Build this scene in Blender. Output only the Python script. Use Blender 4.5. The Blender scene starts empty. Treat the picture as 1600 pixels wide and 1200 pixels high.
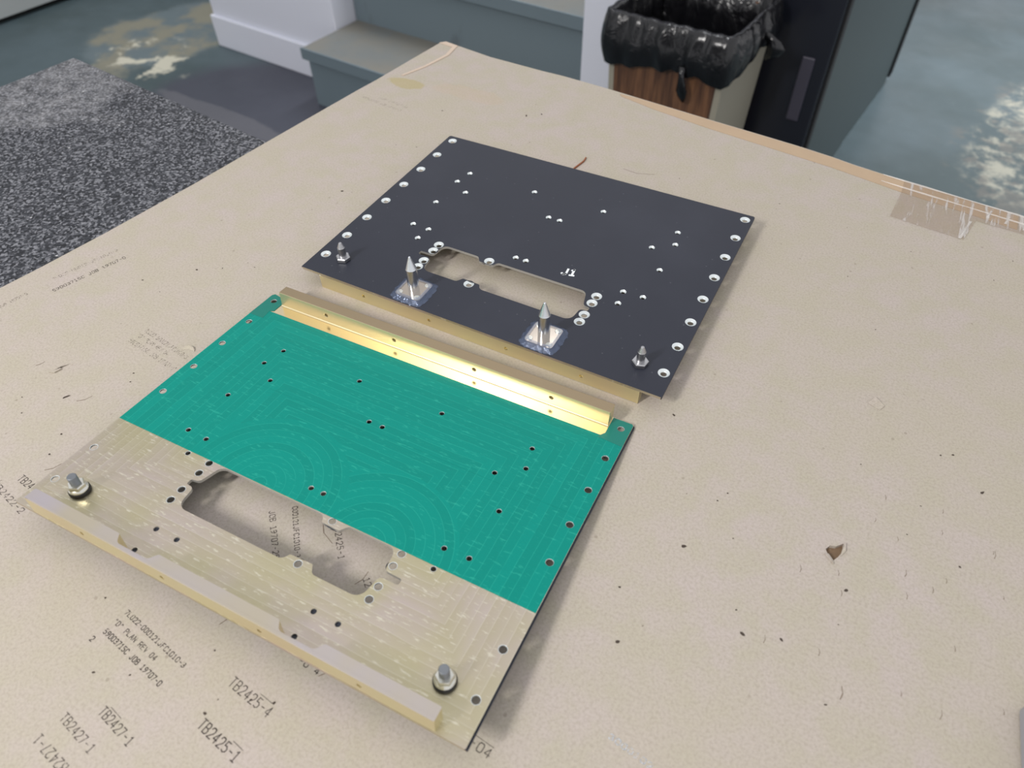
import bpy, bmesh, math, random
from mathutils import Vector, Matrix
C = bpy.context.scene.collection
SC = bpy.context.scene
random.seed(4)
S = 0.30                       # long side of a panel in metres
FLOOR = -0.85                  # floor height below the table top
ANG = math.radians(-6.5)       # the room's walls against the panels

# ---------------------------------------------------------------- camera, world, lights, exposure
R = [[0.8828964, 0.4693641, -0.0138338], [0.340121, -0.6595405, -0.6703163], [-0.3237464, 0.5871147, -0.7419465]]
cd = bpy.data.cameras.new('camera'); cam = bpy.data.objects.new('camera', cd); C.objects.link(cam)
m = Matrix.Identity(4)
for i in range(3):
    m[i][0] = R[0][i]; m[i][1] = -R[1][i]; m[i][2] = -R[2][i]
m[0][3], m[1][3], m[2][3] = 0.363504, -0.318837, 0.373997
cam.matrix_world = m
cd.sensor_width = 36.0; cd.lens = 36.0 * 1126.177 / 1600; cd.clip_start = 0.01; cd.clip_end = 60
cd.dof.use_dof = True; cd.dof.focus_distance = 0.53; cd.dof.aperture_fstop = 9.0
SC.camera = cam

w = bpy.data.worlds.new('world'); SC.world = w; w.use_nodes = True
w.node_tree.nodes['Background'].inputs[0].default_value = (0.97, 0.97, 1.0, 1)
w.node_tree.nodes['Background'].inputs[1].default_value = 0.72

def area(name, loc, target, sx, sy, power, col, spread=math.pi):
    l = bpy.data.lights.new(name, 'AREA'); l.shape = 'RECTANGLE'; l.size = sx; l.size_y = sy
    l.energy = power; l.color = col; l.spread = spread
    o = bpy.data.objects.new(name, l); C.objects.link(o)
    d = Vector(target) - Vector(loc)
    o.rotation_euler = d.to_track_quat('-Z', 'Y').to_euler(); o.location = loc
    return o
# fluorescent fixture behind and left of the camera; added unseen fills brightening the floor
area('fixture_near', (-0.385, -1.365, 1.23), (0.15, 0.0, 0.0), 0.14, 0.45, 21, (1.0, 0.97, 0.94))
area('fill_back', (-0.6, 2.5, 2.1), (-0.6, 2.3, -0.85), 0.3, 1.6, 11, (0.95, 0.97, 1.0), 1.5)
area('fill_right', (1.3, 2.6, 2.1), (1.1, 2.6, -0.85), 0.3, 1.4, 17, (0.95, 0.97, 1.0), 1.2)
area('fill_far', (-2.5, 2.0, 2.1), (-2.4, 1.8, -0.85), 0.3, 1.4, 5, (0.95, 0.97, 1.0), 1.2)

SC.view_settings.view_transform = 'Standard'; SC.view_settings.look = 'None'
SC.view_settings.gamma = 1.0; SC.view_settings.use_curve_mapping = False
SC.view_settings.exposure = 0.27

# ---------------------------------------------------------------- helpers
def sl(r, g, b):
    f = lambda c: (c/255/12.92 if c/255 <= 0.04045 else ((c/255+0.055)/1.055)**2.4)
    return (f(r), f(g), f(b), 1.0)

class NT:
    """tiny node-expression helper"""
    def __init__(s, name):
        s.m = bpy.data.materials.new(name); s.m.use_nodes = True
        s.t = s.m.node_tree; s.n = s.t.nodes; s.l = s.t.links
        s.b = s.n['Principled BSDF']; s.out = s.n['Material Output']
        s.tc = None
    def node(s, t, **k):
        x = s.n.new(t)
        for a, v in k.items(): setattr(x, a, v)
        return x
    def set(s, sock, v):
        if hasattr(v, 'is_output') or isinstance(v, bpy.types.NodeSocket): s.l.new(v, sock)
        else: sock.default_value = v
    def obj(s):
        if not s.tc: s.tc = s.node('ShaderNodeTexCoord')
        return s.tc.outputs['Object']
    def mat(s, op, a, b=0.0, c=0.0, clamp=False):
        x = s.node('ShaderNodeMath', operation=op, use_clamp=clamp)
        s.set(x.inputs[0], a); s.set(x.inputs[1], b); s.set(x.inputs[2], c)
        return x.outputs[0]
    def mapr(s, v, a, b, c=0.0, d=1.0, smooth=True):
        x = s.node('ShaderNodeMapRange', interpolation_type='SMOOTHSTEP' if smooth else 'LINEAR')
        for i, q in enumerate((v, a, b, c, d)): s.set(x.inputs[i], q)
        return x.outputs[0]
    def noise(s, scale, detail=3, rough=0.55, vec=None, dist=0.0, out=0):
        x = s.node('ShaderNodeTexNoise'); s.l.new(vec or s.obj(), x.inputs['Vector'])
        x.inputs['Scale'].default_value = scale; x.inputs['Detail'].default_value = detail
        x.inputs['Roughness'].default_value = rough; x.inputs['Distortion'].default_value = dist
        return x.outputs[out]
    def voro(s, scale, vec=None, feature='F1', out='Distance'):
        x = s.node('ShaderNodeTexVoronoi', feature=feature); s.l.new(vec or s.obj(), x.inputs['Vector'])
        x.inputs['Scale'].default_value = scale
        return x.outputs[out]
    def mix(s, f, a, b, blend='MIX'):
        x = s.node('ShaderNodeMix', data_type='RGBA', blend_type=blend)
        s.set(x.inputs[0], f); s.set(x.inputs[6], a); s.set(x.inputs[7], b)
        return x.outputs[2]
    def scaled(s, sx, sy, sz, vec=None, rot=(0, 0, 0), loc=(0, 0, 0)):
        x = s.node('ShaderNodeMapping'); s.l.new(vec or s.obj(), x.inputs[0])
        x.inputs['Scale'].default_value = (sx, sy, sz); x.inputs['Rotation'].default_value = rot
        x.inputs['Location'].default_value = loc
        return x.outputs[0]
    def xyz(s, vec=None):
        x = s.node('ShaderNodeSeparateXYZ'); s.l.new(vec or s.obj(), x.inputs[0]); return x.outputs
    def bump(s, h, strength=0.3, dist=0.001):
        x = s.node('ShaderNodeBump'); s.set(x.inputs['Height'], h)
        x.inputs['Strength'].default_value = strength; x.inputs['Distance'].default_value = dist
        s.l.new(x.outputs[0], s.b.inputs['Normal'])
    def fin(s, col=None, rough=0.5, metal=0.0, **k):
        if col is not None: s.set(s.b.inputs['Base Color'], col)
        s.set(s.b.inputs['Roughness'], rough); s.set(s.b.inputs['Metallic'], metal)
        for a, v in k.items(): s.set(s.b.inputs[a.replace('_', ' ')], v)
        return s.m
    def blob(s, cx, cy, rx, ry, wob=0.5, nscale=8.0):
        """irregular patch mask round a point of the surface (object coordinates)"""
        o = s.xyz(); dx = s.mat('DIVIDE', s.mat('SUBTRACT', o[0], cx), rx); dy = s.mat('DIVIDE', s.mat('SUBTRACT', o[1], cy), ry)
        d = s.mat('SQRT', s.mat('ADD', s.mat('MULTIPLY', dx, dx), s.mat('MULTIPLY', dy, dy)))
        n = s.mat('MULTIPLY', s.mat('SUBTRACT', s.noise(nscale, 5, 0.65), 0.5), wob * 2)
        return s.mapr(s.mat('ADD', d, n), 1.0, 0.75)

def plain(name, rgb, rough=0.5, metal=0.0, var=0.12, nscale=30, bump=0.0, **k):
    t = NT(name); n = t.noise(nscale, 4)
    c2 = tuple(min(1, c * (1 + var)) for c in rgb[:3]) + (1,); c1 = tuple(c * (1 - var) for c in rgb[:3]) + (1,)
    if bump: t.bump(n, bump, 0.002)
    return t.fin(t.mix(n, c1, c2), rough, metal, **k)

def link(name, me, mats, parent=None):
    o = bpy.data.objects.new(name, me); C.objects.link(o)
    for mm in (mats if isinstance(mats, (list, tuple)) else [mats]):
        if mm: me.materials.append(mm)
    if parent: o.parent = parent
    return o
def tag(o, label=None, cat=None, group=None, kind=None):
    for k, v in (('label', label), ('category', cat), ('group', group), ('kind', kind)):
        if v: o[k] = v
    return o
def empty(name, loc=(0, 0, 0), rz=0.0, label=None, cat=None, group=None):
    o = bpy.data.objects.new(name, None); C.objects.link(o); o.location = loc; o.rotation_euler = (0, 0, rz)
    o.empty_display_size = 0.02
    return tag(o, label, cat, group)
def bm_obj(name, bm, mats, parent=None, smooth=False):
    me = bpy.data.meshes.new(name); bmesh.ops.recalc_face_normals(bm, faces=bm.faces); bm.to_mesh(me); bm.free()
    if smooth: me.shade_smooth()
    return link(name, me, mats, parent)
def bevel(o, wdt, seg=2):
    md = o.modifiers.new('bevel', 'BEVEL'); md.width = wdt; md.segments = seg; md.limit_method = 'ANGLE'; md.angle_limit = math.radians(35)
    return o
def box(bm, x0, x1, y0, y1, z0, z1, top=None):
    """box, optionally tapered: top = (x0,x1,y0,y1) of its upper face"""
    t = top or (x0, x1, y0, y1)
    v = [bm.verts.new(p) for p in ((x0, y0, z0), (x1, y0, z0), (x1, y1, z0), (x0, y1, z0), (t[0], t[2], z1), (t[1], t[2], z1), (t[1], t[3], z1), (t[0], t[3], z1))]
    for f in ((3, 2, 1, 0), (4, 5, 6, 7), (0, 1, 5, 4), (1, 2, 6, 5), (2, 3, 7, 6), (3, 0, 4, 7)): bm.faces.new([v[i] for i in f])
def boxo(name, x0, x1, y0, y1, z0, z1, mat, parent=None, bev=0.0, top=None):
    bm = bmesh.new(); box(bm, x0, x1, y0, y1, z0, z1, top); o = bm_obj(name, bm, mat, parent)
    if bev: bevel(o, bev)
    return o
def lathe(bm, prof, n=24, cx=0, cy=0):
    rings = []
    for r, z in prof:
        rings.append([bm.verts.new((cx + r*math.cos(2*math.pi*i/n), cy + r*math.sin(2*math.pi*i/n), z)) for i in range(n)] if r > 1e-7 else [bm.verts.new((cx, cy, z))])
    for a, b in zip(rings, rings[1:]):
        for i in range(n):
            q = [a[i % len(a)], a[(i+1) % len(a)], b[(i+1) % len(b)], b[i % len(b)]]
            q = [v for j, v in enumerate(q) if v not in q[:j]]
            if len(q) > 2: bm.faces.new(q)
    for rg in (rings[0], rings[-1]):
        if len(rg) > 2: bm.faces.new(rg)
def hexa(bm, af, z0, z1, ch=0.0, rot=0.2):
    r = af / math.sqrt(3)
    rings = [(r*0.93 if ch else r, z0), (r, z0+ch), (r, z1-ch), (r*0.9 if ch else r, z1)]
    vs = [[bm.verts.new((q*math.cos(rot+i*math.pi/3), q*math.sin(rot+i*math.pi/3), z)) for i in range(6)] for q, z in rings]
    for a, b in zip(vs, vs[1:]):
        for i in range(6): bm.faces.new((a[i], a[(i+1) % 6], b[(i+1) % 6], b[i]))
    bm.faces.new(vs[0]); bm.faces.new(vs[-1])
def fillet(pts, seg=5):
    out = []; n = len(pts)
    for i, (x, y, r) in enumerate(pts):
        p = Vector((x, y)); a = Vector(pts[i-1][:2]) - p; b = Vector(pts[(i+1) % n][:2]) - p
        if r <= 0: out.append((x, y)); continue
        la, lb = a.length, b.length; a.normalize(); b.normalize()
        ang = a.angle(b); d = min(r / math.tan(ang/2), la*0.48, lb*0.48); rr = d * math.tan(ang/2)
        c = p + (a+b).normalized() * (rr / math.sin(ang/2)); s = p + a*d; e = p + b*d
        a0 = math.atan2(s.y-c.y, s.x-c.x); a1 = math.atan2(e.y-c.y, e.x-c.x); da = (a1-a0+math.pi) % (2*math.pi) - math.pi
        for k in range(seg+1): out.append((c.x + rr*math.cos(a0+da*k/seg), c.y + rr*math.sin(a0+da*k/seg)))
    return out
def circ(x, y, r, n=18): return [(x + r*math.cos(2*math.pi*i/n), y + r*math.sin(2*math.pi*i/n)) for i in range(n)]
def sheet(outer, holes, z0, z1):
    """flat plate with holes, as a bmesh"""
    cu = bpy.data.curves.new('outline', 'CURVE'); cu.dimensions = '2D'; cu.fill_mode = 'BOTH'; cu.extrude = abs(z1-z0)/2
    for loop in [outer] + holes:
        sp = cu.splines.new('POLY'); sp.points.add(len(loop)-1); sp.use_cyclic_u = True
        for p, q in zip(sp.points, loop): p.co = (q[0], q[1], 0, 1)
    o = bpy.data.objects.new('outline', cu); C.objects.link(o)
    me = bpy.data.meshes.new_from_object(o.evaluated_get(bpy.context.evaluated_depsgraph_get()))
    bpy.data.objects.remove(o); bpy.data.curves.remove(cu)
    bm = bmesh.new(); bm.from_mesh(me); bpy.data.meshes.remove(me)
    bmesh.ops.remove_doubles(bm, verts=bm.verts, dist=1e-6)
    for f in bm.faces: f.smooth = False
    bmesh.ops.translate(bm, verts=bm.verts, vec=(0, 0, (z0+z1)/2))
    return bm
def sc(pts, k=S): return [(x*k, y*k) for x, y in pts]

# single-stroke stamp lettering on a 0.6 x 1 cell
GL = {
 '0': [[(.12,0),(0,.2),(0,.8),(.12,1),(.48,1),(.6,.8),(.6,.2),(.48,0),(.12,0)]], 'O': [[(.12,0),(0,.2),(0,.8),(.12,1),(.48,1),(.6,.8),(.6,.2),(.48,0),(.12,0)]],
 '1': [[(.08,.84),(.3,1),(.3,0)],[(.06,0),(.54,0)]], 'I': [[(.08,1),(.52,1)],[(.3,1),(.3,0)],[(.08,0),(.52,0)]],
 '2': [[(0,.78),(.1,.97),(.3,1),(.5,.97),(.6,.78),(.55,.55),(0,0),(.6,0)]],
 '3': [[(.02,.9),(.3,1),(.56,.88),(.56,.64),(.3,.53),(.6,.4),(.6,.14),(.3,0),(0,.12)]],
 '4': [[(.44,0),(.44,1),(0,.3),(.6,.3)]], '5': [[(.56,1),(.06,1),(.03,.56),(.35,.6),(.58,.42),(.58,.16),(.32,0),(0,.1)]],
 '6': [[(.52,1),(.1,.7),(0,.3),(.12,.04),(.45,.02),(.6,.25),(.45,.5),(.02,.4)]],
 '7': [[(0,1),(.6,1),(.2,0)]], '9': [[(.08,0),(.5,.3),(.6,.7),(.48,.97),(.14,.97),(0,.72),(.12,.5),(.56,.58)]],
 'T': [[(0,1),(.6,1)],[(.3,1),(.3,0)]], 'B': [[(0,0),(0,1),(.42,1),(.56,.88),(.56,.64),(.42,.53),(0,.53)],[(.42,.53),(.6,.4),(.6,.14),(.44,0),(0,0)]],
 'D': [[(0,0),(0,1),(.38,1),(.6,.78),(.6,.22),(.38,0),(0,0)]], 'P': [[(0,0),(0,1),(.45,1),(.6,.86),(.6,.62),(.45,.48),(0,.48)]],
 'L': [[(0,1),(0,0),(.56,0)]], 'A': [[(0,0),(.3,1),(.6,0)],[(.12,.36),(.48,.36)]], 'N': [[(0,0),(0,1),(.6,0),(.6,1)]],
 'R': [[(0,0),(0,1),(.45,1),(.6,.86),(.6,.64),(.45,.5),(0,.5)],[(.3,.5),(.6,0)]], 'E': [[(.56,1),(0,1),(0,0),(.56,0)],[(0,.52),(.44,.52)]],
 'V': [[(0,1),(.3,0),(.6,1)]], 'J': [[(.5,1),(.5,.16),(.36,0),(.14,0),(0,.2)]], 'C': [[(.6,.82),(.46,1),(.14,1),(0,.8),(0,.2),(.14,0),(.46,0),(.6,.18)]],
 'F': [[(.56,1),(0,1),(0,0)],[(0,.52),(.44,.52)]], '-': [[(.1,.5),(.5,.5)]], '"': [[(.18,1),(.18,.78)],[(.42,1),(.42,.78)]], ' ': []}
def ribbon(bm, a, b, wdt, z):
    d = (b-a); L = d.length
    if L < 1e-9: return
    d /= L; n = Vector((-d.y, d.x)) * wdt/2; a2 = a - d*wdt*0.35; b2 = b + d*wdt*0.35
    bm.faces.new([bm.verts.new((p.x, p.y, z)) for p in (a2-n, b2-n, b2+n, a2+n)])
def lettering(name, s, pos, ang, length, height, z, wdt, mat, parent, label=None, slant=0.0, over=None):
    bm = bmesh.new(); n = len(s); adv = length / (n - 0.35); cw = adv * 0.66
    ca, sa = math.cos(math.radians(ang)), math.sin(math.radians(ang))
    def P(x, y): return Vector((pos[0] + ca*x - sa*y, pos[1] + sa*x + ca*y))
    for i, ch in enumerate(s):
        for k, st in enumerate(GL[ch]):
            for (ax, ay), (bx, by) in zip(st, st[1:]):
                ribbon(bm, P(i*adv + (ax/0.6 + slant*ay)*cw, ay*height), P(i*adv + (bx/0.6 + slant*by)*cw, by*height), wdt, z + 1e-6*((i+k) % 3))
    if over: ribbon(bm, P(over[0]*length, height*1.28), P(over[1]*length, height*1.28), wdt*0.5, z)
    o = bm_obj(name, bm, mat, parent)
    if label: o['label'] = label
    return o

# ---------------------------------------------------------------- materials
def tooling(t):
    """cutter paths left on the machined side: nested passes along the edges, arcs in two pockets; panel units"""
    v = t.scaled(1/S, 1/S, 1/S); o = t.xyz(v)
    wob = t.mat('MULTIPLY', t.mat('SUBTRACT', t.noise(7, 2, vec=v), 0.5), 0.006)
    dx = t.mat('SUBTRACT', 0.5, t.mat('ABSOLUTE', t.mat('SUBTRACT', o[0], 0.5)))
    d = t.mat('MINIMUM', dx, t.mat('MINIMUM', t.mat('SUBTRACT', o[1], 0.03), t.mat('SUBTRACT', 0.745, o[1])))
    def arc(cx, cy, r0, base, off):
        ax = t.mat('SUBTRACT', o[0], cx); ay = t.mat('SUBTRACT', o[1], cy)
        r = t.mat('SQRT', t.mat('ADD', t.mat('MULTIPLY', ax, ax), t.mat('MULTIPLY', ay, ay)))
        f = t.mat('MULTIPLY', t.mat('LESS_THAN', r, r0), t.mat('GREATER_THAN', o[1], 0.252))
        return t.mat('ADD', t.mat('MULTIPLY', f, t.mat('ADD', r, off)), t.mat('MULTIPLY', t.mat('SUBTRACT', 1.0, f), base))
    d = arc(0.345, 0.235, 0.175, d, 1.0); d = arc(0.615, 0.25, 0.18, d, 2.0)
    d = t.mat('ADD', d, wob)
    q = t.mat('DIVIDE', d, 0.0185); fr = t.mat('FRACT', q); fl = t.mat('FLOOR', q)
    wn = t.node('ShaderNodeTexWhiteNoise', noise_dimensions='1D'); t.l.new(fl, wn.inputs['W'])
    line = t.mat('MULTIPLY', t.mapr(fr, 0.0, 0.10, 1, 0), t.mapr(t.noise(16, 2, vec=v), 0.25, 0.5))
    wv = t.noise(60, 3, 0.6, vec=t.scaled(1.0, 2.4, 1.0, v, rot=(0, 0, 0.7)))
    wv2 = t.noise(44, 3, 0.6, vec=t.scaled(1.0, 4.5, 1.0, v, rot=(0, 0, -0.35)))
    return v, fr, wn.outputs[0], line, wv, wv2

t = NT('gold_chromate_machined')
v, fr, rnd, line, wv, wv2 = tooling(t)
big = t.mapr(t.noise(5, 2, vec=v), 0.35, 0.65)
base = t.mix(big, sl(200, 192, 160), sl(206, 192, 186))
base = t.mix(t.mat('MULTIPLY', t.mat('ADD', t.mat('MULTIPLY', rnd, 0.4), t.mat('MULTIPLY', fr, 0.6)), 0.45), base, sl(184, 174, 138))
base = t.mix(t.mat('MULTIPLY', line, 0.5), base, sl(228, 222, 204))
base = t.mix(t.mapr(wv2, 0.58, 0.70, 0, 0.75), base, sl(232, 226, 206))
land = t.mat('GREATER_THAN', t.xyz(v)[1], 0.6905)                    # smooth land milled in front of the rear rail
h = t.mat('ADD', t.mat('MULTIPLY', fr, 0.5), t.mat('ADD', wv, t.mat('MULTIPLY', wv2, 0.5)))
t.bump(t.mat('MULTIPLY', h, t.mat('SUBTRACT', 1.0, land)), 0.30, 0.0006)
base = t.mix(land, base, sl(222, 206, 170))
GOLD = t.fin(base, t.mix(land, t.mapr(wv, 0.3, 0.7, 0.34, 0.44), (0.2, 0.2, 0.2, 1)), 0.92)

t = NT('gold_chromate_smooth')
n = t.mapr(t.noise(14, 2), 0.35, 0.7)
t.bump(t.noise(300, 2, vec=t.scaled(0.05, 1, 1)), 0.05, 0.0004)
GOLDBAR = t.fin(t.mix(n, sl(222, 212, 168), sl(220, 204, 164)), 0.29, 0.75)
t = NT('gold_chromate_painted_sheen_top')  # same chromate as the sides; lavender reflection tone painted into the colour
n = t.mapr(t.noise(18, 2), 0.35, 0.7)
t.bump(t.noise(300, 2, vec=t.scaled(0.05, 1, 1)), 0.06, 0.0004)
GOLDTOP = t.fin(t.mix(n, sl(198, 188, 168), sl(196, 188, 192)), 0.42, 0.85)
GOLDBROWN = plain('gold_chromate_painted_shade_top', sl(168, 150, 122), 0.45, 0.85, 0.05, 20)  # rear rail top: darker reflection painted in as brown, same metal
WALL = plain('milled_aluminium_edge', sl(186, 184, 178), 0.4, 0.6, 0.05)

t = NT('green_masking_film')
v, fr, rnd, line, wv, wv2 = tooling(t)
c = t.mix(t.mapr(rnd, 0, 1, 0, 0.3), sl(0, 138, 124), sl(0, 121, 108))
c = t.mix(t.mat('MULTIPLY', line, 0.6), c, sl(40, 168, 148))
c = t.mix(t.mapr(wv2, 0.58, 0.72, 0, 0.45), c, sl(50, 174, 152))
t.bump(t.mat('ADD', t.mat('MULTIPLY', fr, 0.6), t.mat('ADD', t.mat('MULTIPLY', wv, 0.8), t.mat('MULTIPLY', wv2, 0.4))), 0.34, 0.0006)
GREEN = t.fin(c, 0.42, 0.1, Specular_IOR_Level=0.2)
GREEN2 = plain('green_film_doubled', sl(0, 118, 104), 0.40, 0.1, 0.05)

t = NT('black_powder_coat')
n = t.noise(900, 2); n2 = t.mapr(t.noise(9, 4), 0.4, 0.8)
t.bump(n, 0.25, 0.0002)
c = t.mix(n2, sl(38, 41, 52), sl(46, 49, 60))
c = t.mix(t.mapr(t.voro(95), 0.07, 0.035, 0, 0.35), c, sl(110, 112, 118))
BLACK = t.fin(c, 0.46, 0.0, Specular_IOR_Level=0.42)

BAREGLINT = plain('bare_aluminium_and_edge_glint', sl(226, 232, 232), 0.40, 0.7, 0.04)  # bare metal of countersinks, also the painted edge glint of the front rail
STEEL = plain('polished_steel', sl(226, 229, 234), 0.24, 1.0, 0.03)
STEELD = plain('dull_steel', sl(186, 186, 188), 0.34, 1.0, 0.06)
ZINC = plain('zinc_plated', sl(222, 221, 212), 0.26, 0.9, 0.05, 120)
STUD = plain('grey_stud', sl(140, 144, 148), 0.4, 0.9, 0.1, 200)
PLATEG = plain('pin_base_steel', sl(186, 176, 164), 0.14, 0.95, 0.03)
RUBBER = plain('black_washer', sl(28, 28, 30), 0.5)
WHITEINK = plain('white_ink', sl(232, 236, 238), 0.6, var=0.03)

t = NT('clear_wrinkled_film')
t.bump(t.noise(260, 3, 0.6, dist=0.6), 0.9, 0.0012)
t.fin(sl(120, 136, 168), 0.12, 0.35, Specular_IOR_Level=1.0, Alpha=0.36)
FILM = t.m
t = NT('clear_packing_tape')
wr = t.noise(50, 3, 0.6, vec=t.scaled(3.2, 0.35, 1.0, rot=(0, 0, 0.25)))
t.bump(wr, 0.8, 0.002)
gl = t.mapr(wr, 0.50, 0.64)
t.fin(t.mix(gl, sl(170, 147, 122), sl(214, 208, 202)), 0.2, 0.0, Specular_IOR_Level=0.7, Alpha=t.mapr(gl, 0, 1, 0.16, 0.5))  # pale streaks are glints painted into the tape colour
CTAPE = t.m

t = NT('kraft_cardboard')
fib = t.noise(620, 4, 0.7); mot = t.noise(42, 4, 0.6); mot2 = t.noise(7, 3, 0.6, vec=t.scaled(1, 1, 1, loc=(3, 7, 1)))
c = t.mix(t.mapr(mot, 0.3, 0.7), sl(178, 171, 154), sl(184, 173, 167))
c = t.mix(t.mapr(mot2, 0.35, 0.7, 0, 0.6), c, sl(180, 172, 155))
c = t.mix(t.mapr(fib, 0.38, 0.72, 0, 0.6), c, sl(156, 146, 133))
c = t.mix(t.mapr(t.noise(900, 2), 0.62, 0.8, 0, 0.5), c, sl(208, 194, 178))
streak = t.noise(120, 3, 0.6, vec=t.scaled(3.0, 0.35, 1, rot=(0, 0, 0.1)))
c = t.mix(t.mapr(streak, 0.68, 0.8, 0, 0.35), c, sl(140, 124, 106))
spk = t.mat('MULTIPLY', t.mapr(t.voro(75), 0.10, 0.05), t.mapr(t.noise(30, 2), 0.52, 0.60))
c = t.mix(t.mat('MULTIPLY', spk, 0.35), c, sl(110, 98, 84))
c = t.mix(t.mat('MULTIPLY', t.blob(-0.121, 0.326, 0.028, 0.012, 0.5, 40), 0.55), c, sl(168, 154, 102))
c = t.mix(t.mat('MULTIPLY', t.blob(-0.045, 0.335, 0.05, 0.016, 0.7, 30), 0.22), c, sl(186, 162, 138))
t.bump(fib, 0.15, 0.0006)
CARD = t.fin(c, 0.85, 0.0, Specular_IOR_Level=0.2)
KRAFT = plain('kraft_paper_tape', sl(180, 156, 128), 0.6, 0, 0.06, 60)
CREASE = plain('cardboard_crease', sl(198, 180, 162), 0.8, 0, 0.06, 90)
TORN = plain('torn_cardboard', sl(120, 98, 76), 0.9, 0, 0.25, 300)
DARKSPECK = plain('dark_speck', sl(70, 60, 52), 0.9, 0, 0.3, 200)
def ink(name, rgb, lo, hi, alpha=1.0):
    t = NT(name); a = t.mat('MULTIPLY', t.mapr(t.noise(700, 2), lo, hi), alpha)
    return t.fin(rgb, 0.8, 0.0, Alpha=a)
INK = ink('stamp_ink', sl(66, 58, 54), 0.26, 0.42, 0.95)
INKMID = ink('stamp_ink_worn', sl(78, 70, 65), 0.30, 0.48, 0.85)
INKFAINT = ink('stamp_ink_faint', sl(96, 86, 78), 0.40, 0.60, 0.55)
INKPALE = ink('pale_letters', sl(206, 214, 224), 0.35, 0.6, 0.75)

t = NT('speckled_granite')
a = t.noise(360, 4, 0.75); b2 = t.voro(480, out='Color'); bb = t.node('ShaderNodeSeparateColor'); t.l.new(b2, bb.inputs[0])
g = t.mat('ADD', t.mat('MULTIPLY', a, 0.55), t.mat('MULTIPLY', bb.outputs[0], 0.45))
rp = t.node('ShaderNodeValToRGB'); t.l.new(g, rp.inputs[0]); e = rp.color_ramp.elements
e[0].position = 0.32; e[0].color = sl(26, 27, 32); e[1].position = 0.78; e[1].color = sl(140, 141, 146)
x = e.new(0.52); x.color = sl(60, 62, 68)
dust = t.mat('MULTIPLY', t.blob(0.03, -0.07, 0.16, 0.10, 0.7, 9), t.mat('MULTIPLY', t.mapr(t.noise(60, 5, 0.7), 0.35, 0.7, 0.1, 0.6), t.mapr(a, 0.35, 0.6, 0.3, 1.0)))
c = t.mix(dust, rp.outputs[0], sl(168, 168, 170))
c = t.mix(t.mapr(t.voro(46), 0.07, 0.03, 0, 0.8), c, sl(205, 205, 205))
GRANITE = t.fin(c, 0.5, 0.0, Specular_IOR_Level=0.35)

# ---------------------------------------------------------------- room shell (turned frame: u along the walls, v away)
def uv(u, v): return (math.cos(ANG)*u - math.sin(ANG)*v, math.sin(ANG)*u + math.cos(ANG)*v)
def turned(o): o.rotation_euler = (0, 0, ANG); return o
def struct(o): o['kind'] = 'structure'; return turned(o)

t = NT('worn_painted_concrete')
big = t.noise(1.6, 4, 0.6); fine = t.noise(22, 5, 0.7)
c = t.mix(t.mapr(big, 0.35, 0.65), sl(64, 77, 79), sl(80, 94, 99))
c = t.mix(t.mapr(fine, 0.55, 0.8, 0, 0.35), c, sl(100, 110, 112))
grey = t.blob(-1.72, 1.18, 0.52, 0.42, 0.18, 3)                       # darker, recoated area before the half wall
c = t.mix(grey, c, sl(66, 68, 78))
edge = t.blob(-1.80, 1.10, 0.40, 0.05, 0.5, 5)  # pale band: a light reflection painted into the floor colour
c = t.mix(t.mat('MULTIPLY', edge, 0.3), c, sl(124, 122, 124))
p1 = t.blob(-2.52, 1.42, 0.30, 0.42, 0.45, 4)
tan_ = t.mix(t.mapr(t.noise(5, 3, vec=t.scaled(1, 1, 1, loc=(5, 1, 0))), 0.42, 0.58), sl(128, 125, 110), sl(96, 108, 112))
c = t.mix(p1, c, tan_)
cream = t.mat('MULTIPLY', t.mapr(t.noise(6, 5, 0.6, vec=t.scaled(1, 1, 1, loc=(2, 2, 0))), 0.54, 0.60), t.blob(-2.40, 1.25, 0.26, 0.22, 0.4, 5))
c = t.mix(cream, c, sl(190, 186, 168))
p2 = t.mat('MULTIPLY', t.blob(0.60, 2.42, 0.24, 0.55, 0.5, 4), t.mapr(t.noise(13, 6, 0.72), 0.44, 0.62))
c = t.mix(p2, c, sl(146, 145, 132))
p3 = t.mat('MULTIPLY', t.blob(0.56, 2.38, 0.24, 0.5, 0.6, 4), t.mapr(t.noise(9, 4, 0.6, vec=t.scaled(1, 1, 1, loc=(8, 3, 0))), 0.5, 0.6, 0, 0.7))
c = t.mix(p3, c, sl(96, 95, 90))
t.bump(fine, 0.1, 0.003)
FLOORM = t.fin(c, t.mapr(t.noise(4, 3), 0.3, 0.7, 0.34, 0.5), 0.0, Specular_IOR_Level=0.4)
struct(boxo('floor', -5.0, 4.0, -3.0, 6.5, FLOOR-0.1, FLOOR, FLOORM))

WHITE = plain('white_wall_paint', sl(218, 220, 230), 0.6, 0, 0.03, 3)
WHITEB = plain('white_baseboard', sl(222, 224, 234), 0.5, 0, 0.03, 3)
PALE = plain('pale_grey_wall_panel', sl(176, 180, 178), 0.6, 0, 0.04, 4)
DARKG = plain('dark_gap', sl(26, 28, 26), 0.8)
struct(boxo('wall_left', -3.45, -3.22, -1.5, 5.0, FLOOR+0.022, 1.9, PALE))
struct(boxo('baseboard_left', -3.43, -3.25, -1.5, 5.0, FLOOR, FLOOR+0.022, DARKG))
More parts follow.
